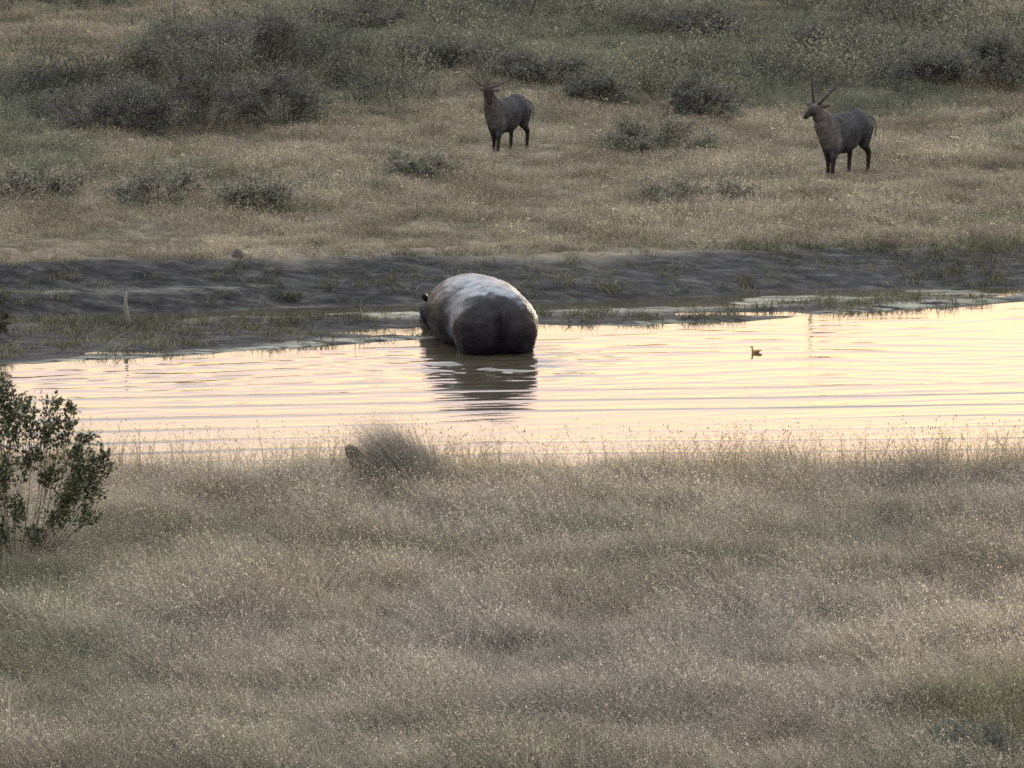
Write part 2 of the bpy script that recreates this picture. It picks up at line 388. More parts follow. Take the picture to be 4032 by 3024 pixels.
# near bank
x, y, rng = rand_pts(51.5, 70.2, 92, 1)
sn = shore_near(x)
keep = rng.rand(len(x)) < sst(sn - .55, sn - 1.7, y)
x, y = x[keep], y[keep]; z = ground_z(x, y)
s = (.45 + .5 * fbm(x * .5, y * .5, 3) + .75 * np.clip(fbm(x * 1.7, y * 1.3 + 4, 3) * 2 - .6, 0, 1)) * rng.uniform(.7, 1.25, len(x)) * (.62 + .38 * sst(69.3, 66.5, y))
t1 = np.clip(fbm(x * .33 + 3, y * .33, 4) * 2.4 - .7, 0, 1); t2 = sst(.52, .70, fbm(x * .16 + 31, y * .16 + 7, 3))
tint = mix3((1.16, 1.08, .97), (.92, .90, .88), t1); tint = tint * (1 - t2[:, None]) + mix3((.96, .95, .84), (.82, .82, .75), t1) * t2[:, None]
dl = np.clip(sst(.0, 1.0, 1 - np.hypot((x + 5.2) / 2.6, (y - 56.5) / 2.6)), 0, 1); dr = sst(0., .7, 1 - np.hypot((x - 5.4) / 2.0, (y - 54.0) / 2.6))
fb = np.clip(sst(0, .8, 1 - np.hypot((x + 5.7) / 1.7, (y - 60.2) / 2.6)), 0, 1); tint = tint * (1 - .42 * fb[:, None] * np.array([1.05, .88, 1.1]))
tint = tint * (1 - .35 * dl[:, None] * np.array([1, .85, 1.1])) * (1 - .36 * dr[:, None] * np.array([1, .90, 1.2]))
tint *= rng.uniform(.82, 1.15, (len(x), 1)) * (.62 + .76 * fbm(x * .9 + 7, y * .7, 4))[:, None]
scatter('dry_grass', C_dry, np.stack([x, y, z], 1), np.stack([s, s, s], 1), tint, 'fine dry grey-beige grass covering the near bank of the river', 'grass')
# tall thin stems along the near water's edge
x, y, rng = rand_pts(66.5, 70.4, 64, 2); sn = shore_near(x)
keep = rng.rand(len(x)) < sst(sn - 3.2, sn - 1.2, y) * sst(sn + .15, sn - .35, y) * np.clip(fbm(x * .9, y * .5 + 3, 3) * 3.2 - .75 + .25 * sst(-2, 4, x), .10, 1)
x, y = x[keep], y[keep]; z = ground_z(x, y); s = rng.uniform(.55, 1.1, len(x)); tint = np.ones((len(x), 3)) * rng.uniform(.75, 1.15, (len(x), 1))
scatter('water_edge_stems', C_reed, np.stack([x, y, z], 1), np.stack([s, s, s], 1), tint, 'thin upright seeding grass stems along the near water edge', 'grass stems', 3.0)
# far meadow
BARE = on_ground(230, 190)             # bare straw slope in the upper left
x, y, rng = rand_pts(83.5, 127, 52, 3); sb = scarp_base(x); tt = np.clip((x + 7.7) / 15.6, 0, 1.5)
edge = sb + 1.0 + 1.2 * tt
keep = rng.rand(len(x)) < sst(0, 1, (y - edge) / (.15 + 1.4 * tt) + .2)
x, y = x[keep], y[keep]; z = ground_z(x, y)
g = fbm(x * .17 + 3, y * .12 + 11, 4); g2 = fbm(x * .5 + 13, y * .3 + 1, 3)
grn = sst(.40, .60, g + .35 * (g2 - .5)) * sst(88.5, 93, y); far = sst(95, 110, y); bare = sst(1.2, .7, np.hypot((x - BARE.x) / 2.7, (y - BARE.y) / 7.5)); grn *= 1 - bare
tint = mix3((1.08, 1.0, .88), (.60, .66, .56), grn) * (1 - .08 * far[:, None]) * rng.uniform(.8, 1.15, (len(x), 1))
tint *= (.70 + .60 * g2)[:, None] * (.50 + 1.0 * fbm(x * 1.3, y * .9 + 50, 4))[:, None]
cl_ = fbm(x * 1.5 + 3, y * 1.1, 3); s = (.30 + .55 * g2 + .8 * np.clip(cl_ * 2 - .55, 0, 1)) * rng.uniform(.75, 1.25, len(x)) * (.6 + .4 * sst(86.5, 90, y))
for px_, py_ in ((3340, 690), (2000, 600)):          # trodden and grazed round the antelopes
    c_ = on_ground(px_, py_); s *= .62 + .38 * sst(.7, 1.5, np.hypot(x - c_.x, (y - c_.y) * .6))
scatter('meadow_grass', C_mead, np.stack([x, y, z], 1), np.stack([s, s, s], 1), tint, 'tawny and olive grass of the meadow behind the far bank', 'grass', 3.0)
# low scrub running together over the upper slope
x, y, rng = rand_pts(89, 128, 5.0, 6)
dn = fbm(x * .20 + 21, y * .13 + 3, 4) + .10 * (fbm(x * .7, y * .5 + 31, 3) - .5)
up = sst(98, 110, y); thick = sst(1.25, .55, np.hypot((x + 6.6) / 3.6, (y - 108) / 9.0)); bare = sst(1.2, .7, np.hypot((x - BARE.x) / 2.7, (y - BARE.y) / 7.5))
keep = rng.rand(len(x)) < np.clip((sst(.50, .62, dn) * (.25 + .50 * up) + .06 * up + .8 * thick + .30 * sst(-1.5, -3.5, x) * sst(91.5, 93, y) * sst(97, 95.5, y)) * (1 - .9 * bare), 0, 1)
for px_, py_ in ((3340, 690), (2000, 600)):
    c_ = on_ground(px_, py_); keep &= ~((np.abs(x - c_.x) < 1.5) & (y > c_.y - 4) & (y < c_.y + 12) & (rng.rand(len(x)) < .85))
x, y, up, thick = x[keep], y[keep], up[keep], thick[keep]; z = ground_z(x, y); s = rng.uniform(.45, 1.15, len(x)) * (.55 + .6 * up)
tint = mix3((1.5, 1.42, 1.22), (.82, .89, .84), np.clip(fbm(x * .3, y * .3 + 9, 3) * 2 - .5, 0, 1)) * rng.uniform(.7, 1.3, (len(x), 1)); tint *= (1 - .38 * thick)[:, None]
scatter('low_scrub', C_scrub, np.stack([x, y, z], 1), np.stack([s * 1.1, s * 1.1, s], 1), tint, 'low grey-green scrub running together over the upper slope of the far meadow', 'scrub', 3.0, 5)
# short dark sedge on mud flat and scarp
x, y, rng = rand_pts(78.0, 91, 46, 4); sf, sb = shore_far(x), scarp_base(x); tt = np.clip((x + 7.7) / 15.6, 0, 1.5); z = ground_z(x, y)
onmud = sst(sf + .05, sf + .5, y) * sst(sb + .1, sb - .3, y) * sst(.0, .05, z)
onscarp = sst(sb, sb + .3, y) * sst(sb + 1.8 + 2.4 * tt, sb + .8 + 1.2 * tt, y)
keep = rng.rand(len(x)) < .9 * onmud * (.4 + .6 * np.clip(fbm(x * .6, y * .9) * 2 - .4, 0, 1)) + onscarp * (.35 + .6 * np.clip(tt, 0, 1)) * np.clip(fbm(x * .8, y * 1.2 + 9, 3) * 2.5 - .6, 0, 1)
x, y, z = x[keep], y[keep], z[keep]; s = rng.uniform(.6, 1.25, len(x)); c = fbm(x * .7, y * .9 + 5, 3)
tint = mix3((.9, .9, .85), (1.7, 1.62, 1.35), np.clip(c * 2 - .5, 0, 1)) * rng.uniform(.75, 1.25, (len(x), 1))
scatter('bank_sedge', C_sedge, np.stack([x, y, z], 1), np.stack([s, s, s], 1), tint, 'short dark sedge on the muddy far bank', 'sedge', 3.0)

# ------------------------------------------------------------------ bushes
def branch(b, p0, p1, r0, r1, sag=.15, n=4, sides=4):
    p0, p1 = Vector(p0), Vector(p1); L = (p1 - p0).length; pts = []
    off = Vector((random.uniform(-1, 1), random.uniform(-1, 1), random.uniform(-.3, .6))) * L * sag
    for i in range(n + 1):
        t = i / n; pts.append(p0.lerp(p1, t) + off * (4 * t * (1 - t)) * .5)
    b.tube(pts, [r0 + (r1 - r0) * i / n for i in range(n + 1)], sides)
    return pts
def bush(name, loc, clumps, nleaf, L, W, label, cat, leafmat, group=None, seed=0, sh=(.1, .9), trunk_r=.02, squash=.8, jit=.09, grow=1.0):
    """clumps: (offset vector from the base, radius)"""
    random.seed(seed); root = empty(name, loc); tag(root, label, cat, group)
    st, fo = MB(), MB(); tot = sum((r * grow) ** 2 for _, r in clumps)
    for off, r in clumps:
        r *= grow; off = Vector(off); b0 = Vector((off.x * .18 + random.uniform(-.06, .06), off.y * .18 + random.uniform(-.06, .06), -.08))
        pts = branch(st, b0, off, trunk_r * random.uniform(.7, 1.1), trunk_r * .3, .22, 5, 4)
        cs = random.uniform(-.13, .13); k = max(4, int(nleaf * r * r / tot))
        tw = max(3, int(k / 14)); tips = []
        for _ in range(tw):
            d = Vector((random.gauss(0, 1), random.gauss(0, 1), random.gauss(.25, .8))); d.normalize(); d.z *= squash
            s0 = pts[random.choice((3, 4, 5))]; tip = off + d * r * random.uniform(.5, 1.15)
            q = branch(st, s0, tip, trunk_r * .28, trunk_r * .10, .12, 2, 3); tips.append((Vector(s0), tip))
        for _ in range(k):
            a, tip = random.choice(tips); t = random.uniform(.25, 1.05) ** .7
            p = a.lerp(tip, t) + Vector((random.gauss(0, 1), random.gauss(0, 1), random.gauss(0, 1))) * r * jit
            dd = (tip - a).normalized() + Vector((random.gauss(0, .7), random.gauss(0, .7), random.gauss(0, .6)))
            nn = Vector((random.gauss(0, .6), random.gauss(0, .6), 1))
            fo.leaf(p, dd, nn, L * random.uniform(.6, 1.3), W * random.uniform(.6, 1.3), min(1, max(0, random.uniform(*sh) + cs)))
    link('stems', st.mesh('stems', True), M_twig, root)
    tag(link('foliage', fo.mesh('foliage'), leafmat, root), kind='stuff')
    return root

# leafy bush at the left end of the near bank (photo points of its sprays)
B0 = on_ground(60, 2240)
def spray(px, py, r, dy=0): p = at_y(px, py, B0.y + dy); return (p - B0, r)
random.seed(7)
near_clumps = [spray(-30, 1530, .17), spray(40, 1580, .15, .2), spray(120, 1600, .13, -.2), spray(200, 1590, .10, .1), spray(280, 1620, .10, .2),
    spray(-60, 1660, .2, -.2), spray(60, 1660, .14, .3), spray(160, 1680, .13, -.1), spray(250, 1690, .12, .2), spray(340, 1740, .11, -.1), spray(395, 1760, .06, .0),
    spray(120, 1790, .12, .3), spray(300, 1820, .14, -.2), spray(385, 1830, .12, .1), spray(425, 1800, .06), spray(200, 1870, .12, .2), spray(330, 1910, .16, 0), spray(270, 1950, .15, -.2),
    spray(380, 1945, .09, .1), spray(30, 1840, .13, -.3), spray(-50, 1900, .2, .2), spray(230, 2040, .12, .1), spray(350, 2040, .09, -.1), spray(60, 2000, .12, 0), spray(130, 2110, .11, .1), spray(-20, 2120, .16, .2)]
bush('leafy_bush', B0, near_clumps, 6400, .066, .036, 'dark leafy bush with open sprays at the left end of the near bank', 'bush', M_leaf_near, None, 3, (.0, 1.0), .0075, .8, .22, 1.2)

far_bushes = [  # px, py of the foot, width px, height px, label
    (430, 515, 460, 250, 'dark grey-green bush at the foot of the upper-left thicket, lowest and leftmost of it'),
    (800, 520, 450, 370, 'tallest dark bush in the middle of the upper-left thicket'),
    (760, 330, 450, 380, 'pale green bush behind the upper-left thicket, beside the bare straw slope'),
    (1010, 300, 380, 270, 'blackish bush at the top of the upper-left thicket'),
    (1120, 500, 340, 230, 'dark bush at the right end of the upper-left thicket'),
    (150, 790, 380, 130, 'low green scrub bush at the left edge of the meadow'),
    (610, 800, 420, 140, 'low grey-green scrub bush below the upper-left thicket'),
    (1000, 830, 300, 160, 'low olive scrub bush right of the grey-green one in the left meadow'),
    (1690, 275, 400, 130, 'dark flat bush behind and left of the antelope above the hippopotamus'),
    (2130, 320, 330, 140, 'dark bush behind and right of the antelope above the hippopotamus'),
    (2340, 410, 230, 120, 'small dark green bush right of the antelope above the hippopotamus'),
    (2600, 600, 380, 150, 'green bush midway between the two antelopes'),
    (2770, 470, 260, 170, 'dark brownish bush behind the green one, between the antelopes'),
    (1650, 700, 330, 100, 'low green bush in front of the antelope above the hippopotamus'),
    (3230, 250, 420, 130, 'grey-green bush behind the antelope with upright horns'),
    (3620, 330, 340, 170, 'grey bush right behind the antelope with upright horns, above its back'),
    (3960, 360, 300, 250, 'large dark bush at the right edge of the far meadow'),
    (2760, 790, 420, 70, 'low dark brown scrub below the gap between the antelopes'),
    (1420, 110, 360, 120, 'dark bush at the top edge right of the upper-left thicket'),
    (2700, 140, 420, 130, 'broad grey bush at the top edge left of the antelope with upright horns'),
    (3640, 90, 400, 110, 'grey bush at the top edge right of the antelope with upright horns'),
]
for i, (px, py, wp, hp, lab) in enumerate(far_bushes):
    b0 = on_ground(px, py); ppm = F / b0.y; W_, H_ = 1.25 * wp / ppm, 1.2 * hp / ppm; random.seed(100 + i); cl = []
    dense = 1.0 if py < 620 else .8
    for k in range(22):
        a = random.uniform(0, 6.283); q = math.sqrt(random.random()); u = random.uniform(.2, 1)
        env = math.sqrt(max(0, 1 - q * q * .9))
        cl.append((Vector((math.cos(a) * q * W_ * .44, math.sin(a) * q * W_ * .40, H_ * (.12 + .70 * u * env))), random.uniform(.14, .24) * (W_ * .5 + H_ * .5)))
    bush('scrub_bush', b0, cl, int(5200 * dense * min(1.4, .5 + W_ * H_ / 3)), .062, .024, lab, 'bush', M_leaf_low if py > 590 else M_leaf_far, 'scrub bushes of the far meadow', 200 + i, (.05, .85), .016)
# dark shrub at the left edge of the mud flat
b0 = on_ground(-25, 1345); ppm = F / b0.y; cl = []
random.seed(77)
for k in range(12): cl.append((Vector((random.uniform(-.45, .28), random.uniform(-.3, .3), random.uniform(.1, .80) )), .16))
bush('waterside_shrub', b0, cl, 1500, .05, .028, 'small dark shrub at the left edge of the muddy far bank', 'shrub', M_leaf_near, None, 78, (0, .5), .012)
# green weed patch in the lower right corner
b0 = on_ground(3990, 3040); cl = []; random.seed(79)
for k in range(16): cl.append((Vector((random.uniform(-.7, .6), random.uniform(-.5, .8), random.uniform(.12, .45))), .16))
bush('green_weed', b0, cl, 2600, .05, .018, 'low green weed in the lower right corner of the near bank', 'weed', M_leaf_far, None, 80, (.1, .8), .008)

# leaning grass tussock and the stump at its left end
T0 = Vector((-1.36, 66.9, gz(-1.36, 66.9))); b = MB(); random.seed(9)
for i in range(11000):
    u = random.random(); xx = random.gauss(-.02, .60); yy_ = random.gauss(0, .28)
    hh = max(.16, .98 * math.exp(-((xx - .0) / .56) ** 2)) * random.uniform(.25, 1.15)
    b.blade((xx + .15, yy_, -.05), random.gauss(LEFT, .55), hh, .0052 * random.uniform(.6, 1.3), random.uniform(.1, .55), random.uniform(.1, .5), random.uniform(.05, .62), .007 if random.random() < .25 else 0)
me = b.mesh('grass_tussock'); 
M_tus = foliage_mat('tussock_grass', [(0, (.045, .042, .037)), (.4, (.16, .148, .125)), (.75, (.26, .24, .20)), (1, (.40, .37, .31))], .3, False)
tag(link('grass_tussock', me, M_tus, None, T0), 'tall leaning grey grass tussock rising in front of the water', 'grass tussock')
P0 = Vector((-1.97, 67.0, gz(-1.97, 67.0) - .11)); b = MB()
b.tube([(.06, 0, -.1), (.04, 0, .3), (.01, .01, .50), (-.02, .02, .57), (-.03, .02, .63), (-.02, .02, .66)], [.085, .075, .07, .085, .078, .04], 9)
b.tube([(-.03, .02, .59), (.07, .0, .57), (.13, -.01, .51)], [.04, .03, .012], 6)
sroot = link('tree_stump', b.mesh('tree_stump', True), noise_mat('stump_wood', [(.3, (.035, .026, .022)), (.7, (.075, .055, .046))], 9, bump=.6), None, P0)
tag(sroot, 'short dark brown stump at the left end of the grass tussock', 'stump')

# ------------------------------------------------------------------ animals
def ell(bm, c, r, rot=(0, 0, 0), sub=3):
    m = Matrix.Translation(c) @ Matrix.Rotation(rot[2], 4, 'Z') @ Matrix.Rotation(rot[1], 4, 'Y') @ Matrix.Rotation(rot[0], 4, 'X') @ Matrix.Diagonal((*r, 1))
    bmesh.ops.create_icosphere(bm, subdivisions=sub, radius=1, matrix=m)
def cap(bm, p0, p1, r0, r1, n=7):
    p0, p1 = Vector(p0), Vector(p1)
    k = max(3, int((p1 - p0).length / (min(r0, r1) * .45)))
    for i in range(k + 1):
        t = i / k; rr = r0 + (r1 - r0) * t
        bmesh.ops.create_icosphere(bm, subdivisions=2, radius=rr, matrix=Matrix.Translation(p0.lerp(p1, t)))
def body_mesh(name, build, voxel, smooth=6, disp=0., dscale=.2):
    bm = bmesh.new(); build(bm); me = bpy.data.meshes.new(name + '_raw'); bm.to_mesh(me); bm.free()
    o = bpy.data.objects.new(name + '_raw', me); COL.objects.link(o)
    m = o.modifiers.new('r', 'REMESH'); m.mode = 'VOXEL'; m.voxel_size = voxel; m.use_smooth_shade = True
    m = o.modifiers.new('s', 'SMOOTH'); m.factor = .5; m.iterations = smooth
    if disp:
        tx = bpy.data.textures.new(name, 'CLOUDS'); tx.noise_scale = dscale
        m = o.modifiers.new('d', 'DISPLACE'); m.texture = tx; m.strength = disp; m.mid_level = .5; m.texture_coords = 'LOCAL'
    dg = bpy.context.evaluated_depsgraph_get(); dg.update()
    out = bpy.data.meshes.new_from_object(o.evaluated_get(dg)); out.name = name
    bpy.data.objects.remove(o); bpy.data.meshes.remove(me)
    out.polygons.foreach_set('use_smooth', [True] * len(out.polygons))
    return out

# hippopotamus, seen from behind, standing in the shallows
def hippo_skin():
    m, nt, n, l, p = mat('hippo_skin')
    tc = n.new('ShaderNodeTexCoord')
    def nz(sc, d): q = n.new('ShaderNodeTexNoise'); q.inputs['Scale'].default_value = sc; q.inputs['Detail'].default_value = d; q.inputs['Roughness'].default_value = .65; l.new(tc.outputs['Object'], q.inputs[0]); return q.outputs[0]
    n1 = nz(5, 8)
    shaded = ramp(n, [(.25, (.004, .004, .005)), (.5, (.0075, .0072, .009)), (.75, (.016, .015, .0165))]); dry = ramp(n, [(.30, (.045, .054, .066)), (.5, (.105, .120, .138)), (.72, (.20, .215, .23))])  # dark skin in shade, then the pale blue-grey of the painted sky sheen
    l.new(n1, shaded.inputs[0]); l.new(n1, dry.inputs[0])
    a = n.new('ShaderNodeAttribute'); a.attribute_name = 'dry'; mm = n.new('ShaderNodeMix'); mm.data_type = 'RGBA'  # this attribute masks the sky sheen put into the skin colour
    l.new(a.outputs['Fac'], mm.inputs[0]); l.new(shaded.outputs[0], mm.inputs[6]); l.new(dry.outputs[0], mm.inputs[7]); l.new(mm.outputs[2], p.inputs['Base Color'])
    p.inputs['Roughness'].default_value = .42; p.inputs['Specular IOR Level'].default_value = .10
    bp = n.new('ShaderNodeBump'); bp.inputs['Strength'].default_value = .4; bp.inputs['Distance'].default_value = .05; l.new(nz(18, 5), bp.inputs['Height']); l.new(bp.outputs[0], p.inputs['Normal'])
    return m
M_hip = hippo_skin()      # sky sheen painted pale on the back, shade painted dark on the rump
hip = empty('hippopotamus', HIP, R(14)); hip.scale = (1, 1, .95); tag(hip, 'big grey hippopotamus seen from behind, standing belly-deep in the river', 'hippopotamus')
def hippo(bm):
    ell(bm, (0, 1.0, .44), (.665, .75, .585)); ell(bm, (-.03, 1.8, .41), (.70, .85, .60))
    ell(bm, (-.02, .56, .45), (.64, .56, .58)); ell(bm, (-.27, .42, .38), (.39, .48, .52)); ell(bm, (.25, .40, .38), (.38, .46, .51))
    ell(bm, (-.02, 1.40, .42), (.735, .92, .62)); ell(bm, (0, .95, .62), (.30, .75, .42)); ell(bm, (-.04, 2.15, .38), (.62, .60, .54))
    cap(bm, (-.05, 2.3, .36), (-.20, 2.80, .24), .45, .34)
    ell(bm, (-.27, 2.90, .24), (.31, .42, .29)); ell(bm, (-.26, 3.30, -.02), (.27, .26, .2))
    for sx in (-1, 1):
        cap(bm, (sx * .34, .42, .2), (sx * .36, .36, -.52), .27, .17); cap(bm, (sx * .36, 2.1, .1), (sx * .36, 2.1, -.52), .22, .16)
        ell(bm, (sx * .15 - .27, 2.90, .41), (.09, .1, .07))
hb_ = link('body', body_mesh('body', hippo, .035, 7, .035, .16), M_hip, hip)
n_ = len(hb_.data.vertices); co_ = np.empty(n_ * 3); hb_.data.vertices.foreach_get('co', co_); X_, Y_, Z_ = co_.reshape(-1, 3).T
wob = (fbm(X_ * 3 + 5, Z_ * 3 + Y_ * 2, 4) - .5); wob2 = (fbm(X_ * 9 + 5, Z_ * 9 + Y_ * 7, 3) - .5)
dry = sst(.78, .98, Z_ + .55 * wob + .30 * wob2) * sst(2.3, 1.7, Y_)  # sky light painted along the top of the back
dry = np.maximum(dry, .62 * sst(.30, .50, Y_ + .5 * wob) * sst(1.05, .75, Y_ + .5 * wob) * sst(.05, .35, Z_ + .4 * wob))  # band of caught light painted round the flank
dry *= sst(.0, .17, Y_ - .25 * np.clip((.95 - Z_), 0, .3) + .3 * wob + .2 * wob2)  # rear face kept dark, its shade put into the colour
hb_.data.attributes.new('dry', 'FLOAT', 'POINT').data.foreach_set('value', np.clip(dry, 0, 1))  # strength of the painted light per vertex
for sx in (-1, 1):
    e = MB(); cx = -.27 + sx * .25
    e.tube([(0, 0, 0), (sx * .03, -.01, .05), (sx * .05, -.02, .10), (sx * .055, -.02, .14)], [.025, .05, .045, .012], 8)
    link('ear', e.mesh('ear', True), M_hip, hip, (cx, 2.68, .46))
    q = body_mesh('eye', lambda bm: ell(bm, (0, 0, 0), (.03, .03, .03), sub=2), .008, 1)
    link('eye', q, noise_mat('eye_dark', [(.4, (.012, .010, .008)), (.6, (.02, .015, .012))], 5, .15), hip, (-.27 + sx * .19, 2.96, .41))
e = MB(); e.tube([(0, 0, .12), (0, -.02, 0), (.005, -.035, -.14), (.0, -.02, -.30), (0, -.01, -.36)], [.04, .040, .030, .024, .010], 8)
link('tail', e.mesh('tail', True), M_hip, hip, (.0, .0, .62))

# two waterbuck
def coat(name, dark, mid):
    return noise_mat(name, [(.3, dark), (.55, mid), (.8, tuple(c * 1.5 for c in mid))], 6, .9, 8, .5, 40, .03, (1, 1, .5))
def coat_mat():
    m, nt, n, l, p = mat('waterbuck_coat')
    tc = n.new('ShaderNodeTexCoord'); mp = n.new('ShaderNodeMapping'); mp.inputs['Scale'].default_value = (1, 1, .5); l.new(tc.outputs['Object'], mp.inputs[0])
    nz = n.new('ShaderNodeTexNoise'); nz.inputs['Scale'].default_value = 9; nz.inputs['Detail'].default_value = 8; nz.inputs['Roughness'].default_value = .7; l.new(mp.outputs[0], nz.inputs[0])
    prev = None
    r0 = ramp(n, [(.3, (.013, .0145, .0165)), (.55, (.032, .033, .0345)), (.78, (.062, .062, .061))]); l.new(nz.outputs[0], r0.inputs[0]); prev = r0.outputs[0]
    for nm, stops in (('mane', [(.3, (.032, .030, .029)), (.6, (.075, .069, .064)), (.8, (.125, .115, .104))]), ('dark', [(.3, (.010, .009, .008)), (.7, (.026, .022, .018))])):
        a = n.new('ShaderNodeAttribute'); a.attribute_name = nm; r = ramp(n, stops); l.new(nz.outputs[0], r.inputs[0])
        mm = n.new('ShaderNodeMix'); mm.data_type = 'RGBA'; l.new(a.outputs['Fac'], mm.inputs[0]); l.new(prev, mm.inputs[6]); l.new(r.outputs[0], mm.inputs[7]); prev = mm.outputs[2]
    l.new(prev, p.inputs['Base Color']); p.inputs['Roughness'].default_value = .9; p.inputs['Specular IOR Level'].default_value = .04
    n2 = n.new('ShaderNodeTexNoise'); n2.inputs['Scale'].default_value = 45; n2.inputs['Detail'].default_value = 4; l.new(mp.outputs[0], n2.inputs[0])
    bp = n.new('ShaderNodeBump'); bp.inputs['Strength'].default_value = .7; bp.inputs['Distance'].default_value = .03; l.new(n2.outputs[0], bp.inputs['Height']); l.new(bp.outputs[0], p.inputs['Normal'])
    return m
M_coat = coat_mat(); M_neck = noise_mat('ear_hair', [(.3, (.022, .020, .019)), (.7, (.06, .052, .047))], 14)
M_horn = noise_mat('horn', [(.3, (.010, .009, .009)), (.7, (.035, .031, .028))], 22, .6, spec=.15)
M_white = noise_mat('pale_hair', [(.3, (.06, .058, .054)), (.7, (.14, .135, .125))], 14)
def buck_body(kind):
    def f(bm):      # local: +X forward (towards the head), Z up, feet at 0
        ell(bm, (-.62, 0, .87), (.34, .235, .32)); ell(bm, (-.20, 0, .80), (.52, .245, .37)); ell(bm, (.24, 0, .80), (.33, .225, .39))
        ell(bm, (-.70, 0, 1.00), (.24, .18, .18)); ell(bm, (.22, 0, 1.02), (.22, .14, .16)); ell(bm, (-.2, 0, 1.0), (.5, .15, .15))
        for sy in (-1, 1):
            fx = .40 if sy > 0 else .28; hx = -.84 if sy > 0 else -.64
            cap(bm, (.32, sy * .11, .72), (fx, sy * .08, .40), .12, .062); cap(bm, (fx, sy * .08, .40), (fx + .01, sy * .07, .04), .050, .036)
            ell(bm, (fx + .02, sy * .07, .035), (.065, .045, .045))
            cap(bm, (-.68, sy * .13, .86), (hx + .14, sy * .14, .56), .20, .105); cap(bm, (hx + .14, sy * .14, .56), (hx - .06, sy * .14, .38), .085, .052)
            cap(bm, (hx - .06, sy * .14, .38), (hx - .02, sy * .14, .04), .048, .036); ell(bm, (hx, sy * .14, .035), (.065, .045, .045))
        if kind == 'left':
            cap(bm, (.30, 0, .90), (.60, -.09, 1.18), .235, .145); cap(bm, (.42, -.02, .78), (.58, -.06, 1.0), .18, .14)
            cap(bm, (.60, -.09, 1.18), (.66, -.11, 1.29), .14, .11)
            ell(bm, (.71, -.13, 1.32), (.12, .095, .095), (0, 0, -.4)); cap(bm, (.76, -.15, 1.29), (.91, -.22, 1.18), .078, .048)
        else:
            cap(bm, (.30, 0, .90), (.54, -.04, 1.20), .24, .145); cap(bm, (.40, -.02, .80), (.54, -.04, 1.05), .19, .15)
            cap(bm, (.54, -.04, 1.20), (.58, -.05, 1.32), .14, .11)
            ell(bm, (.61, -.05, 1.36), (.11, .10, .10)); cap(bm, (.66, -.02, 1.33), (.74, .04, 1.15), .078, .05)
    return f
def horn_curve(b, base, d0, d1, L, r):
    base, d0, d1 = Vector(base), Vector(d0).normalized(), Vector(d1).normalized(); p = base; pts, rr = [p.copy()], [r]; n = 22
    for i in range(1, n + 1):
        t = i / n; p = p + d0.lerp(d1, t).normalized() * (L / n); pts.append(p.copy()); rr.append(r * (1 - t) ** .75 * (1.0 + (.13 if i % 2 else -.05) * (t < .8)) + .004)
    b.tube(pts, rr, 7)
def waterbuck(px, py, yaw, kind, label):
    root = empty('waterbuck', on_ground(px, py), yaw); tag(root, label, 'antelope')
    bo = link('body', body_mesh('body', buck_body(kind), .022, 4, .022, .06), M_coat, root)
    me = bo.data; n_ = len(me.vertices); co_ = np.empty(n_ * 3); me.vertices.foreach_get('co', co_); co_ = co_.reshape(-1, 3)
    X_, Y_, Z_ = co_.T; wob = (fbm(X_ * 7 + 3, Z_ * 7 + Y_ * 5, 3) - .5) * .12
    mane = sst(.30, .46, X_ - .35 * (Z_ - .9) + wob) * sst(.52, .66, Z_ + wob)
    face = sst(.78, .84, X_) if kind == 'left' else sst(1.20, 1.30, Z_) * sst(.56, .62, X_) + sst(.66, .70, X_)
    if kind == 'front': mane = mane * .55
    dark = np.clip(sst(.50, .40, Z_ + wob) + face, 0, 1)
    me.attributes.new('mane', 'FLOAT', 'POINT').data.foreach_set('value', mane); me.attributes.new('dark', 'FLOAT', 'POINT').data.foreach_set('value', dark)
    hx, hy, hz = (.66, -.11, 1.37) if kind == 'left' else (.59, -.05, 1.40)
    for sy in (-1, 1):
        e = MB(); e.tube([(0, 0, 0), (-.02, sy * .06, .02), (-.03, sy * .12, .03), (-.035, sy * .17, .02)], [.022, .045, .04, .008], 7)
        link('ear', e.mesh('ear', True), M_neck, root, (hx, hy + sy * .075, hz - .02))
        q = body_mesh('eye', lambda bm: ell(bm, (0, 0, 0), (.018, .018, .018), sub=2), .006, 1)
        link('eye', q, M_horn, root, ((.775 if sy > 0 else .70), -.14 + sy * .085, 1.335) if kind == 'left' else (.675 - sy * .05, -.03 + sy * .075, 1.35))
    hs = (((.10, -.16, 1), (-.03, .05, 1), (.69, -.155, 1.39), .66), ((-.34, .54, .75), (-.44, .70, .60), (.69, -.07, 1.39), .78)) if kind == 'left' else \
         (((.40, -.70, .40), (.30, -.45, .62), (.60, -.09, 1.44), .50), ((-.46, .76, .28), (-.42, .68, .48), (.59, -.01, 1.44), .68))
    for d0, d1, p0, L in hs:
        hb = MB(); horn_curve(hb, p0, d0, d1, L, .028 if kind == 'left' else .02); link('horn', hb.mesh('horn', True), M_horn, root)
    t = MB(); t.tube([(-.93, 0, .98), (-.96, 0, .90), (-.965, .0, .75), (-.93, .0, .58), (-.91, 0, .50)], [.03, .035, .03, .04, .012], 7)
    link('tail', t.mesh('tail', True), M_coat, root)
    for sy in (-1, 1):
        ring = MB()
        for k in range(60):
            a = k / 59 * 2.2 - .5; c = Vector((-.80 - .12 * math.cos(a) , sy * (.14 + .10 * math.cos(a * .9)), .84 + .22 * math.sin(a)))
            ring.leaf(c + Vector((random.uniform(-.02, .02), sy * .01, random.uniform(-.02, .02))), (-.2, sy * .2, -1), (-1, sy, 0), .07, .02)
        link('rump_stripe', ring.mesh('rump_stripe'), M_white, root)
    return root
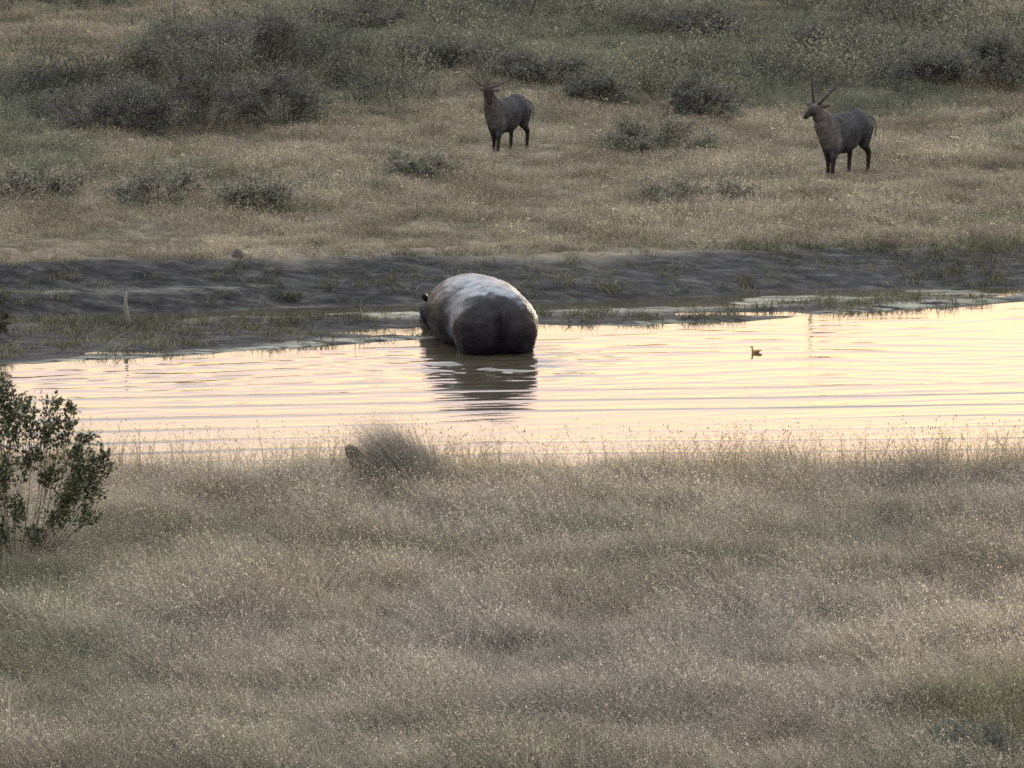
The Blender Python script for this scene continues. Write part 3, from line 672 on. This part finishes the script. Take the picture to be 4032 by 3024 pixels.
# both look towards the lower left; the forefeet stand nearest the camera
def place_buck(pxf, pyf, yaw, kind, label):
    p = on_ground(pxf, pyf); r = waterbuck(pxf, pyf, yaw, kind, label)
    fwd = Vector((math.cos(yaw), math.sin(yaw), 0)); q = p - fwd * .34 - Vector((0, 0, 0)); r.location = (q.x, q.y, gz(q.x, q.y) - .02); r.scale = (1, 1, 1) if kind == 'left' else (.88, .88, .88)
place_buck(3270, 706, R(180 + 60), 'left', 'dark antelope with upright horns and head turned sideways, standing alone in the straw grass')
place_buck(1950, 606, R(180 + 65), 'front', 'smaller-looking dark antelope with sideways spread horns facing the camera, farther back straight above the hippopotamus')

# small water bird
M_bird = noise_mat('bird_plumage', [(.3, (.12, .07, .03)), (.7, (.26, .16, .075))], 20)
q = at(2975, 1388, 0)
bird = empty('water_bird', q, R(180)); bird.scale = (.68, .68, .68); tag(bird, 'small brown water bird swimming right of the hippopotamus', 'bird')
def birdf(bm):
    ell(bm, (0, 0, .022), (.085, .05, .042)); cap(bm, (-.07, 0, .035), (-.135, 0, .05), .025, .010)
    cap(bm, (.065, 0, .03), (.075, 0, .115), .024, .017); ell(bm, (.08, 0, .13), (.028, .02, .021))
link('body', body_mesh('body', birdf, .006, 3), M_bird, bird)
e = MB(); e.tube([(0, 0, 0), (.02, 0, -.002), (.04, 0, -.006)], [.009, .007, .002], 6); link('bill', e.mesh('bill', True), M_horn, bird, (.10, 0, .128))
for sy in (-1, 1):
    e = MB(); e.tube([(.04, sy * .035, .035), (-.02, sy * .047, .04), (-.09, sy * .035, .045), (-.125, sy * .02, .05)], [.01, .022, .016, .003], 6)
    link('wing', e.mesh('wing', True), M_bird, bird)

# ------------------------------------------------------------------ small things
M_clod = noise_mat('dark_clod', [(.3, (.028, .024, .022)), (.7, (.075, .06, .05))], 12, bump=.6)
def clod(px, py, r, label, m=M_clod):
    p = on_ground(px, py)
    me = body_mesh('earth_clod', lambda bm: (ell(bm, (0, 0, r[2] * .35), r, sub=3), ell(bm, (r[0] * .5, 0, r[2] * .2), (r[0] * .6, r[1], r[2] * .7))), min(r) * .14, 2, min(r) * .35, min(r) * .7)
    tag(link('earth_clod', me, m, None, p), label, 'clod')
clod(935, 1012, (.10, .09, .10), 'dark rounded clod of earth on the edge of the left far bank')
M_red = noise_mat('red_earth', [(.3, (.022, .014, .014)), (.7, (.055, .032, .030))], 12, bump=.6)
clod(3500, 1062, (.17, .14, .11), 'dark reddish clod of earth on the right far bank among pale twigs', M_red)
def twigs(name, p, curves, label, cat, m, n=5):
    b = MB()
    for pts, r in curves: b.tube(pts, [r * (1 - .7 * i / (len(pts) - 1)) for i in range(len(pts))], n)
    tag(link(name, b.mesh(name, True), m, None, p), label, cat)
p = on_ground(1645, 850)
twigs('forked_stick', p, [([(0, 0, -.05), (-.01, 0, .15), (-.02, 0, .29)], .016), ([(-.01, 0, .20), (.05, .02, .15), (.10, .03, .12)], .010)],
      'dark forked stick standing in the straw grass above the hippopotamus', 'stick', M_twig)
p = on_ground(1720, 852)
twigs('short_stick', p, [([(0, 0, -.03), (.02, 0, .1), (-.01, 0, .2)], .012), ([(.02, 0, .06), (.08, 0, .1)], .008)], 'short dark stick just right of the forked stick in the straw grass', 'stick', M_twig)
p = on_ground(2722, 2440)
twigs('dry_stalk', p, [([(0, 0, -.05), (.0, 0, .15), (-.005, 0, .30), (-.003, .0, .40)], .010), ([(-.03, 0, .245), (.0, 0, .255), (.03, 0, .25)], .012), ([(-.003, 0, .22), (-.002, 0, .27)], .022)],
      'dark upright dry stalk with a knot in the near grass', 'stalk', M_twig)
p = on_ground(500, 1290)
twigs('dead_stalk', p, [([(.02, 0, -.05), (.0, 0, .2), (-.02, 0, .38), (.0, 0, .54)], .050), ([(0, 0, .4), (-.06, .02, .48), (-.13, .02, .50)], .015)],
      'pale dead stalk standing against the dark left far bank', 'stalk', M_pale)
p = on_ground(3560, 1085)
twigs('dead_twigs', p, [([(-.2, 0, 0), (-.1, 0, .12), (0.02, 0, .16)], .008), ([(.05, 0, 0), (.12, 0, .12), (.2, 0, .2)], .009), ([(.0, .1, 0), (.06, .1, .07), (.16, .1, .1)], .007)],
      'pale dead twigs beside the reddish clod on the right far bank', 'twigs', M_pale)
